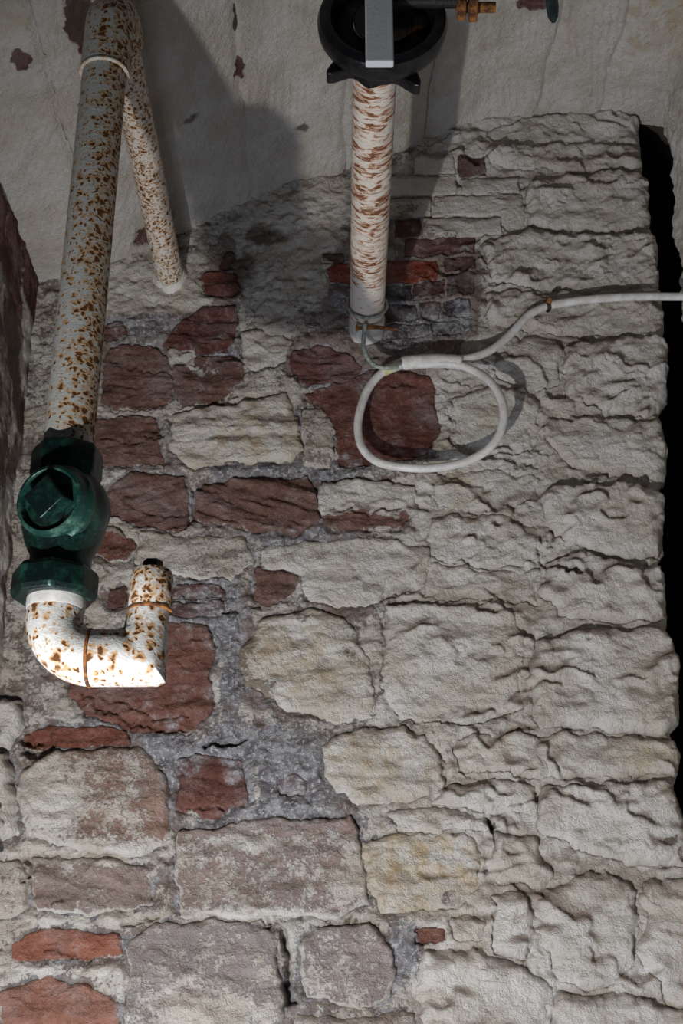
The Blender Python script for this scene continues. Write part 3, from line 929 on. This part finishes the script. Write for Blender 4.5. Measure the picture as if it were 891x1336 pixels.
# ================================================================== RIGHT WALL beyond the slot
ry_ = np.arange(1.2, D + .09, .004)
rzz = np.arange(-.06, 1.84, .004)
Y, Z = np.meshgrid(ry_, rzz, indexing='ij')
far = 2.035 + fbm(Z, Z * 0 + 2, 9, 3, 701) * .03
h = fbm(Y, Z, 6, 3, 705) * .012 + np.abs(fbm(Y * 1.2 + Z * .5, Z, 18, 3, 711)) * .010 + fbm(Y, Z, 60, 3, 715) * .0018
rnd = .02 * (1 - sstep(.0, .03, far - Y)) ** 2
xw = .628 - h + rnd
on = np.ones_like(Y)
keep = Y < far + .004
wr = grid_mesh('wall_right', np.stack([xw, Y, Z], -1), keep, np.stack([on * .2, on * .15, on * .12, on], -1),
               np.stack([on * 1.1, on * .05, on * 0, on * .1], -1))
wr['kind'] = 'structure'
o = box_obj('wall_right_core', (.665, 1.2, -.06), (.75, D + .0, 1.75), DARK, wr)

# ================================================================== PIPEWORK helpers


def finish_bm(name, bm, mat, parent=None, smooth=True, bevel=0.0, sub=0, label=None, angle=40):
    bmesh.ops.recalc_face_normals(bm, faces=bm.faces)
    me = bpy.data.meshes.new(name)
    bm.to_mesh(me)
    bm.free()
    for p in me.polygons:
        p.use_smooth = smooth
    me.materials.append(mat)
    o = link(bpy.data.objects.new(name, me), parent)
    if bevel:
        m = o.modifiers.new('bevel', 'BEVEL')
        m.width = bevel
        m.segments = 3
        m.limit_method = 'ANGLE'
        m.angle_limit = math.radians(30)
    if sub:
        m = o.modifiers.new('sub', 'SUBSURF')
        m.levels = m.render_levels = sub
    if smooth:
        me.set_sharp_from_angle(angle=math.radians(angle))
    if label:
        o['label'] = label
    return o


def place(o, origin, axis, up=(0, 0, 1)):
    """local z -> axis"""
    z = Vector(axis).normalized()
    u = Vector(up)
    if abs(z.dot(u)) > .98:
        u = Vector((0, 1, 0))
    x = u.cross(z).normalized()
    y = z.cross(x)
    M = Matrix((x, y, z)).transposed().to_4x4()
    M.translation = Vector(origin)
    o.matrix_local = M
    return o


def lathe(name, prof, mat, parent, origin, axis, seg=64, wob=0.0, **kw):
    """prof: list of (radius, z)"""
    bm = bmesh.new()
    rings = []
    for r, z in prof:
        ring = []
        for k in range(seg):
            a = 2 * math.pi * k / seg
            rr = r * (1 + wob * math.sin(3 * a + z * 40) * .5 + wob * math.sin(7 * a + z * 90) * .3)
            ring.append(bm.verts.new((rr * math.cos(a), rr * math.sin(a), z)))
        rings.append(ring)
    for a, b in zip(rings[:-1], rings[1:]):
        for k in range(seg):
            bm.faces.new((a[k], a[(k + 1) % seg], b[(k + 1) % seg], b[k]))
    bm.faces.new(rings[0][::-1])
    bm.faces.new(rings[-1])
    o = finish_bm(name, bm, mat, parent, **kw)
    return place(o, origin, axis)


def prism(name, n, r, z0, z1, mat, parent, origin, axis, rot=0, dome=0.15, bevel=.0015, up=(0, 0, 1)):
    """n-sided nut with chamfered ends"""
    bm = bmesh.new()
    c = (z1 - z0) * dome
    lv = [(r * .93, z0), (r, z0 + c), (r, z1 - c), (r * .93, z1)]
    rings = []
    for rr, z in lv:
        rings.append([bm.verts.new((rr * math.cos(rot + 2 * math.pi * k / n), rr * math.sin(rot + 2 * math.pi * k / n), z)) for k in range(n)])
    for a, b in zip(rings[:-1], rings[1:]):
        for k in range(n):
            bm.faces.new((a[k], a[(k + 1) % n], b[(k + 1) % n], b[k]))
    bm.faces.new(rings[0][::-1])
    bm.faces.new(rings[-1])
    o = finish_bm(name, bm, mat, parent, bevel=bevel, angle=25)
    return place(o, origin, axis, up)


def sweep(name, pts, rad, mat, parent=None, seg=32, caps=True, angle=50, origin=None, **kw):
    """tube along pts; rad scalar or list"""
    bm = bmesh.new()
    pts = [Vector(p) for p in pts]
    org = Vector(origin) if origin is not None else Vector((0, 0, 0))
    n = len(pts)
    rads = rad if isinstance(rad, (list, tuple)) else [rad] * n
    tang = []
    for i in range(n):
        a = pts[max(i - 1, 0)]
        b = pts[min(i + 1, n - 1)]
        tang.append((b - a).normalized())
    ref = Vector((0, 0, 1)) if abs(tang[0].z) < .9 else Vector((1, 0, 0))
    nx = tang[0].cross(ref).normalized()
    rings = []
    for i in range(n):
        t = tang[i]
        nx = (nx - t * nx.dot(t)).normalized()
        ny = t.cross(nx)
        rings.append([bm.verts.new(pts[i] - org + (nx * math.cos(2 * math.pi * k / seg) + ny * math.sin(2 * math.pi * k / seg)) * rads[i]) for k in range(seg)])
    for a, b in zip(rings[:-1], rings[1:]):
        for k in range(seg):
            bm.faces.new((a[k], a[(k + 1) % seg], b[(k + 1) % seg], b[k]))
    if caps:
        bm.faces.new(rings[0][::-1])
        bm.faces.new(rings[-1])
    o = finish_bm(name, bm, mat, parent, angle=angle, **kw)
    o.location = org
    return o


def thing(name, label, cat, loc, group=None):
    o = bpy.data.objects.new(name, None)
    o.location = loc
    o.empty_display_size = .05
    link(o)
    o['label'] = label
    o['category'] = cat
    if group:
        o['group'] = group
    return o


def tag(o, label, cat, group=None):
    o['label'] = label
    o['category'] = cat
    if group:
        o['group'] = group
    return o


def arc(c, a, b, n=14):
    """points from c+a to c+b round centre c (a, b perpendicular, same length)"""
    c, a, b = Vector(c), Vector(a), Vector(b)
    return [c + a * math.cos(t * math.pi / 2 / n) + b * math.sin(t * math.pi / 2 / n) for t in range(n + 1)]


# ================================================================== LEFT PIPE RUN
YP = 1.335
PXX = -.314
lp = thing('water_pipe', 'white rust-spotted pipe leaving the wall, dropping to a green brass valve and a U bend', 'pipe', (PXX, 1.99, 1.375))
B0 = lp.location.copy()


def L(v):
    return Vector(v) - B0


R1 = .029
ztop = 1.375
bend = .062
# from the wall
lathe('pipe', [(.0250, 0), (.0250, D - YP - bend + .02)], M_DOTS, lp, L((PXX, D + .02, ztop)), (0, -1, 0), seg=48)
lathe('plaster_collar', [(.033, 0), (.0305, .005), (.0278, .010), (.0255, .018)], simple('smeared_lime', (.56, .54, .51), (.68, .66, .63), 40, .9, 0, .004), lp, L((PXX, D + .004, ztop - .002)), (0, -1, 0), seg=40, wob=.10)
# elbow at the top
pts = arc((PXX, YP + bend, ztop - bend), (0, 0, bend), (0, -bend, 0))
pts = [Vector((PXX, YP + bend + .022, ztop))] + pts + [Vector((PXX, YP, ztop - bend - .075))]
sweep('elbow', [L(p) for p in pts], .0320, M_SPOT, lp, seg=48)
zring = on_wall(130, 106, YP).z
lathe('elbow_rim', [(.0318, -.002), (.0330, -.001), (.0330, .001), (.0318, .002)], M_RUSTRIM, lp, L((PXX, YP, ztop - bend - .074)), (0, 0, 1), seg=48)
znt = on_wall(88, 572, YP - .041).z      # top of upper nut
lathe('pipe', [(R1, 0), (R1, ztop - bend - .06 - znt + .02)], M_SPOT, lp, L((PXX, YP, znt - .01)), (0, 0, 1), seg=56)
# valve
zn1 = on_wall(88, 609, YP - .041).z
xv = on_wall(88, 600, YP).x
prism('nut', 8, .041, 0, znt - zn1 + .006, M_PATINA, lp, L((xv, YP, zn1)), (0, 0, 1), rot=.25, dome=.18, bevel=.002)
zb0 = on_wall(80, 742, YP).z
zb1 = zn1 + .004
xb = on_wall(86, 660, YP).x
hb = zb1 - zb0
body = lathe('valve_body', [(.034, 0), (.034, hb * .13), (.041, hb * .26), (.046, hb * .42), (.047, hb * .55), (.044, hb * .72), (.036, hb * .88), (.033, hb)],
             M_PATINA, lp, L((xb, YP, zb0)), (0, 0, 1), seg=48)
zc = on_wall(78, 672, YP).z
ax = Vector((-.30, -.95, -.12)).normalized()
c0 = Vector((xb + .002, YP - .016, zc + .001)) - Vector((xb, YP, zb0))
bon = lathe('bonnet', [(.038, 0), (.0400, .008), (.0445, .010), (.0450, .018), (.0425, .021), (.0410, .023), (.0410, .030), (.0395, .034),
                       (.0355, .036), (.0340, .0345), (.0325, .028), (.0300, .027), (.004, .0268)], M_PATINA_L, body, c0, ax, seg=64)
lathe('side_barrel', [(.036, 0), (.0435, .006), (.0465, .020), (.0465, .034), (.0445, .038), (.0445, .044)], M_PATINA, body, c0 - ax * .034, ax, seg=56)
cap0 = c0 + ax * .0265
bm = bmesh.new()
bmesh.ops.create_cube(bm, size=1)
for v in bm.verts:
    s = .0385 if v.co.z < 0 else .0350
    v.co = Matrix.Rotation(math.radians(38), 3, 'Z') @ Vector((v.co.x * s, v.co.y * s, (v.co.z + .5) * .020))
sq = finish_bm('square_plug', bm, M_PATINA, body, bevel=.0015, angle=25)
place(sq, cap0, ax)
# lower nut
zl1 = on_wall(73, 724, YP - .047).z
zl0 = on_wall(73, 763, YP - .047).z
xl = on_wall(73, 750, YP).x
prism('nut', 8, .0475, 0, zl1 - zl0, M_PATINA, lp, L((xl, YP, zl0)), (0, 0, 1), rot=.1, dome=.18, bevel=.002)
# U bend
RU = .0308
zh = (on_wall(120, 822, YP).z + on_wall(120, 898, YP).z) / 2 + .001
xr = on_wall(194, 800, YP).x
xul = on_wall(73, 790, YP).x
zf = on_wall(73, 797, YP).z
lathe('fitting', [(RU + .0003, 0), (RU + .0012, .004), (RU + .0012, zl0 - zf + .004)], M_FIT, lp, L((xul, YP, zf)), (0, 0, 1), seg=48)
bu = .046
p1 = [Vector((xul, YP, zf + .002))] + arc((xul + bu, YP, zh + bu), (-bu, 0, 0), (0, 0, -bu)) + [Vector((on_wall(118, 860, YP).x, YP, zh))]
sweep('elbow', [L(p) for p in p1], RU, M_LOW, lp, seg=48)
xm = on_wall(118, 860, YP).x
lathe('seam_ring', [(RU + .0004, 0), (RU + .0014, .001), (RU + .0014, .003), (RU + .0004, .004)], M_RUST, lp, L((xm - .002, YP, zh)), (1, 0, 0), seg=48)
# right-hand elbow: horizontal leg meeting an upright in a mitre with a sharp heel
RR = .0222
bm = bmesh.new()
seg = 48
n = 14
rings = []
# section rings rotate from facing +x to facing +z about an inner corner: heel stays sharp
xi = xr - RR - .004           # inner corner
zi = zh + RU + .003
secs = [(Vector((xm, YP, zh)), Vector((0, 0, 1)), RU, RU)]
for k in range(n + 1):
    a = k / n * math.pi / 2
    inner = Vector((xi - .004 * (1 - k / n), YP, zi - .002))
    # heel point on a square corner
    hx, hz = xr + RR, zh - RU
    if a < math.atan2(hx - xi, zi - hz):
        outer = Vector((xi + (zi - hz) * math.tan(a), YP, hz))
    else:
        outer = Vector((hx, YP, zi - (hx - xi) / math.tan(a) if a > 1e-6 else hz))
    if k == n:
        outer = Vector((hx, YP, zi))
    r = RU + (RR - RU) * k / n
    inner_p = inner if k else Vector((xi - .004, YP, zh + RU))
    secs.append(((outer + inner_p) / 2, (inner_p - outer).normalized(), (inner_p - outer).length / 2, r))
zr1 = on_wall(194, 797, YP).z
secs.append((Vector((xr, YP, zr1)), Vector((-1, 0, 0)), RR, RR))
for c, d1, ra, rb_ in secs:
    rings.append([bm.verts.new(L(c + d1 * ra * math.cos(2 * math.pi * k / seg) + Vector((0, 1, 0)) * rb_ * math.sin(2 * math.pi * k / seg))) for k in range(seg)])
for a, b in zip(rings[:-1], rings[1:]):
    for k in range(seg):
        bm.faces.new((a[k], a[(k + 1) % seg], b[(k + 1) % seg], b[k]))
bm.faces.new(rings[0])
bm.faces.new(rings[-1])
finish_bm('mitred_elbow', bm, M_HEAVY, lp, angle=35)
zcap = on_wall(196, 745, YP).z
lathe('end_cap', [(RR + .0004, 0), (RR + .0014, .002), (RR + .0014, zcap - zr1 - .008), (RR - .001, zcap - zr1 - .001), (RR - .005, zcap - zr1)], M_CAP, lp, L((xr + .001, YP, zr1)), (0, 0, 1), seg=48)
lathe('seam_ring', [(RR + .001, 0), (RR + .0022, .001), (RR + .0022, .003), (RR + .001, .004)], M_RUST, lp, L((xr + .001, YP, zr1 - .002)), (0, 0, 1), seg=48)
prism('plug', 6, .0115, 0, .013, M_RUSTBLK, lp, L((xr + .001, YP, zcap - .001)), (0, 0, 1), bevel=.001)

# ================================================================== MIDDLE PIPE
mb = on_wall(478, 432)
mp = thing('flanged_pipe', 'white pipe streaked with rust rings coming out of the wall to a black flange', 'pipe', (mb.x, 1.995, mb.z))
B0 = mp.location.copy()
YF = 1.262
XM = mb.x
ZM = mb.z
lathe('pipe', [(.0300, 0), (.0300, D - YF + .01)], M_RING, mp, L((XM, D + .015, ZM)), (0, -1, 0), seg=64)
lathe('sleeve', [(.0316, 0), (.0316, .052), (.0303, .055)], simple('grubby_white_paint', (.42, .40, .37), (.58, .56, .53), 40, .8, 0, .003), mp, L((XM, D + .01, ZM)), (0, -1, 0), seg=48, wob=.02)
lathe('flange', [(.060, -.030), (.079, -.026), (.083, -.018), (.084, -.004), (.081, .004), (.074, .007), (.067, .006), (.063, -.002), (.062, -.014)],
      M_BLACK, mp, L((XM + .008, YF, ZM + .004)), (0, -1, 0), seg=72)
lathe('recessed_face', [(.061, 0), (.058, .002), (.040, .003), (.036, .010), (.030, .012)], M_RUSTBLK, mp, L((XM + .008, YF + .012, ZM + .004)), (0, -1, 0), seg=48)
# lobed collar behind the flange
bm = bmesh.new()
lob = []
for k in range(96):
    a = 2 * math.pi * k / 96
    r = .058
    for la, lw, lh in ((-2.42, .16, .032), (-.98, .17, .036), (-1.72, .30, .010), (.9, .17, .03), (2.4, .17, .03)):
        dd = math.atan2(math.sin(a - la), math.cos(a - la))
        r += lh * math.exp(-(dd / lw) ** 2)
    r += .0015 * math.sin(9 * a) + .001 * math.sin(17 * a)
    lob.append((r * math.cos(a), r * math.sin(a)))
fr = [bm.verts.new((x, y, .0)) for x, y in lob]
bk = [bm.verts.new((x, y, .020)) for x, y in lob]
for k in range(96):
    bm.faces.new((fr[k], fr[(k + 1) % 96], bk[(k + 1) % 96], bk[k]))
bm.faces.new(fr[::-1])
bm.faces.new(bk)
o = finish_bm('lobed_collar', bm, M_BLACK, mp, bevel=.004)
o.rotation_euler = (math.pi / 2, 0, 0)
o.location = L((XM + .004, YF + .052, ZM + .002))
lathe('collar_neck', [(.044, 0), (.044, .04)], M_BLACK, mp, L((XM + .002, YF + .060, ZM)), (0, -1, 0), seg=48)
# white bar hanging across the flange, with a horizontal arm and a rusty nut
YB = 1.225
bl_, br_ = on_wall(477, 80, YB), on_wall(514, 80, YB)
bar = box_obj('bar', (0, 0, 0), (br_.x - bl_.x, .012, .19), M_BAR, mp)
bar.location = L((bl_.x, YB, bl_.z))
m = bar.modifiers.new('bevel', 'BEVEL')
m.width = .002
m.segments = 2
arm = on_wall(560, 2, YB + .02)
lathe('arm', [(.010, 0), (.010, .11)], M_RUSTBLK, mp, L((bl_.x + .02, YB + .024, arm.z + .006)), (1, 0, 0), seg=24)
nt_ = on_wall(608, 8, YB + .02)
for q, dx in enumerate((-.011, .004)):
    prism('nut', 6, .0165 + .002 * q, 0, .011, M_RUST, mp, L((nt_.x + dx, YB + .024, nt_.z + .002)), (1, 0, 0), rot=.3, bevel=.0012)
lathe('rusty_stud', [(.007, 0), (.007, .05)], M_RUST, mp, L((nt_.x - .012, YB + .024, nt_.z + .002)), (1, 0, 0), seg=20)

# ================================================================== CABLE


def smooth_path(ctrl, n=10):
    P_ = [Vector(c) for c in ctrl]
    P_ = [P_[0] * 2 - P_[1]] + P_ + [P_[-1] * 2 - P_[-2]]
    out = []
    for i in range(1, len(P_) - 2):
        p0, p1_, p2, p3 = P_[i - 1:i + 3]
        for k in range(n):
            t = k / n
            out.append(.5 * ((2 * p1_) + (-p0 + p2) * t + (2 * p0 - 5 * p1_ + 4 * p2 - p3) * t * t + (-p0 + 3 * p1_ - 3 * p2 + p3) * t ** 3))
    out.append(P_[-2])
    return out


def cpts(lst):
    return [on_wall(a, b, D - off * .001) for a, b, off in lst]


RC = .0073
lead = cpts([(970, 386, 50), (891, 387, 38), (840, 387, 32), (790, 389, 28), (750, 393, 26), (716, 399, 24), (690, 411, 26), (668, 434, 28), (645, 454, 30),
             (618, 466, 32), (590, 470, 32), (560, 469, 32), (535, 470, 32), (515, 476, 30), (496, 488, 28), (480, 508, 28), (470, 535, 28), (467, 562, 30),
             (474, 586, 34), (492, 602, 38), (520, 609, 42), (555, 611, 44), (590, 607, 48), (622, 596, 56), (645, 577, 66), (656, 553, 74), (656, 528, 74), (647, 507, 66),
             (630, 490, 54), (605, 478, 38), (580, 474, 36), (555, 475, 35), (530, 475, 34), (512, 480, 33)])
cab = sweep('electric_cable', smooth_path(lead), RC, M_CABLE, None, seg=20, origin=on_wall(891, 387, D - .038))
tag(cab, 'white electric cable tied in a loop in front of the whitewashed wall', 'cable')
cab_origin = cab.location.copy()
tp = sweep('cable_tape', [Vector(q) - cab_origin for q in smooth_path(cpts([(524, 474, 33), (545, 472, 33), (570, 471, 33), (592, 472, 33), (603, 474, 34)]), 6)],
           [r_ * 1.06 for r_ in (.0098, .0114, .0118, .0114, .0119, .0115, .0112, .0120, .0117, .0118, .0115, .0119, .0120, .0116, .0117, .0113, .0118, .0116, .0119, .0115, .0118, .0122, .0124, .0118, .0098)],
           M_TAPE, cab, seg=24)
yt = sweep('yellow_tape', [Vector(q) - cab_origin for q in smooth_path(cpts([(500, 485, 29), (511, 480, 31), (522, 476, 32)]), 5)],
           .0088, M_YELLOW, cab, seg=20)
yt['label'] = 'yellowed tape end'
# copper wire from the pipe
wire = sweep('copper_wire', smooth_path([Vector((XM - .004, D - .085, ZM - .0385))] + cpts([(474, 446, 60), (476, 458, 52), (482, 470, 48), (492, 478, 50), (506, 480, 54), (520, 479, 54)])), .0038, M_VERD, None,
             seg=14, origin=(XM - .004, D - .085, ZM - .0385))
tag(wire, 'thin verdigris-green copper wire hanging from the middle pipe into the cable loop', 'wire')
rg = []
for k in range(0, 41):
    a = math.pi * 2 * k / 40
    rg.append(Vector((XM + .0345 * math.cos(a), D - .085 + .012 * math.sin(a), ZM + .0345 * math.sin(a))) - wire.location)
sweep('wire_loop', rg, .0026, M_VERD, wire, seg=10)
n1 = on_wall(466, 428, D - .072)
nail = sweep('rusty_nail', [n1, n1 + Vector((.035, .002, .003)), n1 + Vector((.070, .010, .004))], [.0035, .0036, .0022], M_RUST, None, seg=12, origin=n1)
tag(nail, 'rusty orange nail twisted through the wire under the middle pipe', 'nail')
sweep('nail_head', [Vector((-.003, 0, 0)), Vector((.001, 0, 0))], .0062, M_RUST, nail, seg=14)
c1 = on_wall(715, 397, D - .0)
clip = thing('cable_clip', 'small rusty clip pinning the white cable to the wall at its bend', 'clip', (c1.x, D, c1.z))
B0 = clip.location.copy()
cc = on_wall(715, 398, D - .025)
ring = [Vector((cc.x + .001 * math.sin(k), cc.y + .0105 * math.cos(k * math.pi / 10), cc.z + .0105 * math.sin(k * math.pi / 10))) for k in range(21)]
sweep('clip_band', [L(p) for p in ring], .0032, M_RUSTBLK, clip, seg=10)
sweep('clip_pin', [L(Vector((cc.x, D + .01, cc.z + .004))), L(Vector((cc.x, cc.y - .016, cc.z)))], [.0035, .005], M_RUST, clip, seg=12)

# ================================================================== hanging peg in the ceiling at the top right
hk = on_wall(722, 28, 1.66)
zc_ = float(csm(np.array([hk.x]))[0])
peg = lathe('metal_peg', [(.004, 0), (.0085, .012), (.0105, .03), (.011, .07), (.012, max(zc_ - hk.z + .004, .075))], M_TEAL, None, (hk.x, 1.66, hk.z), (0, 0, 1), seg=20, wob=.12)
tag(peg, 'dark teal metal peg hanging point-down from the ceiling beside bare red stone', 'peg')
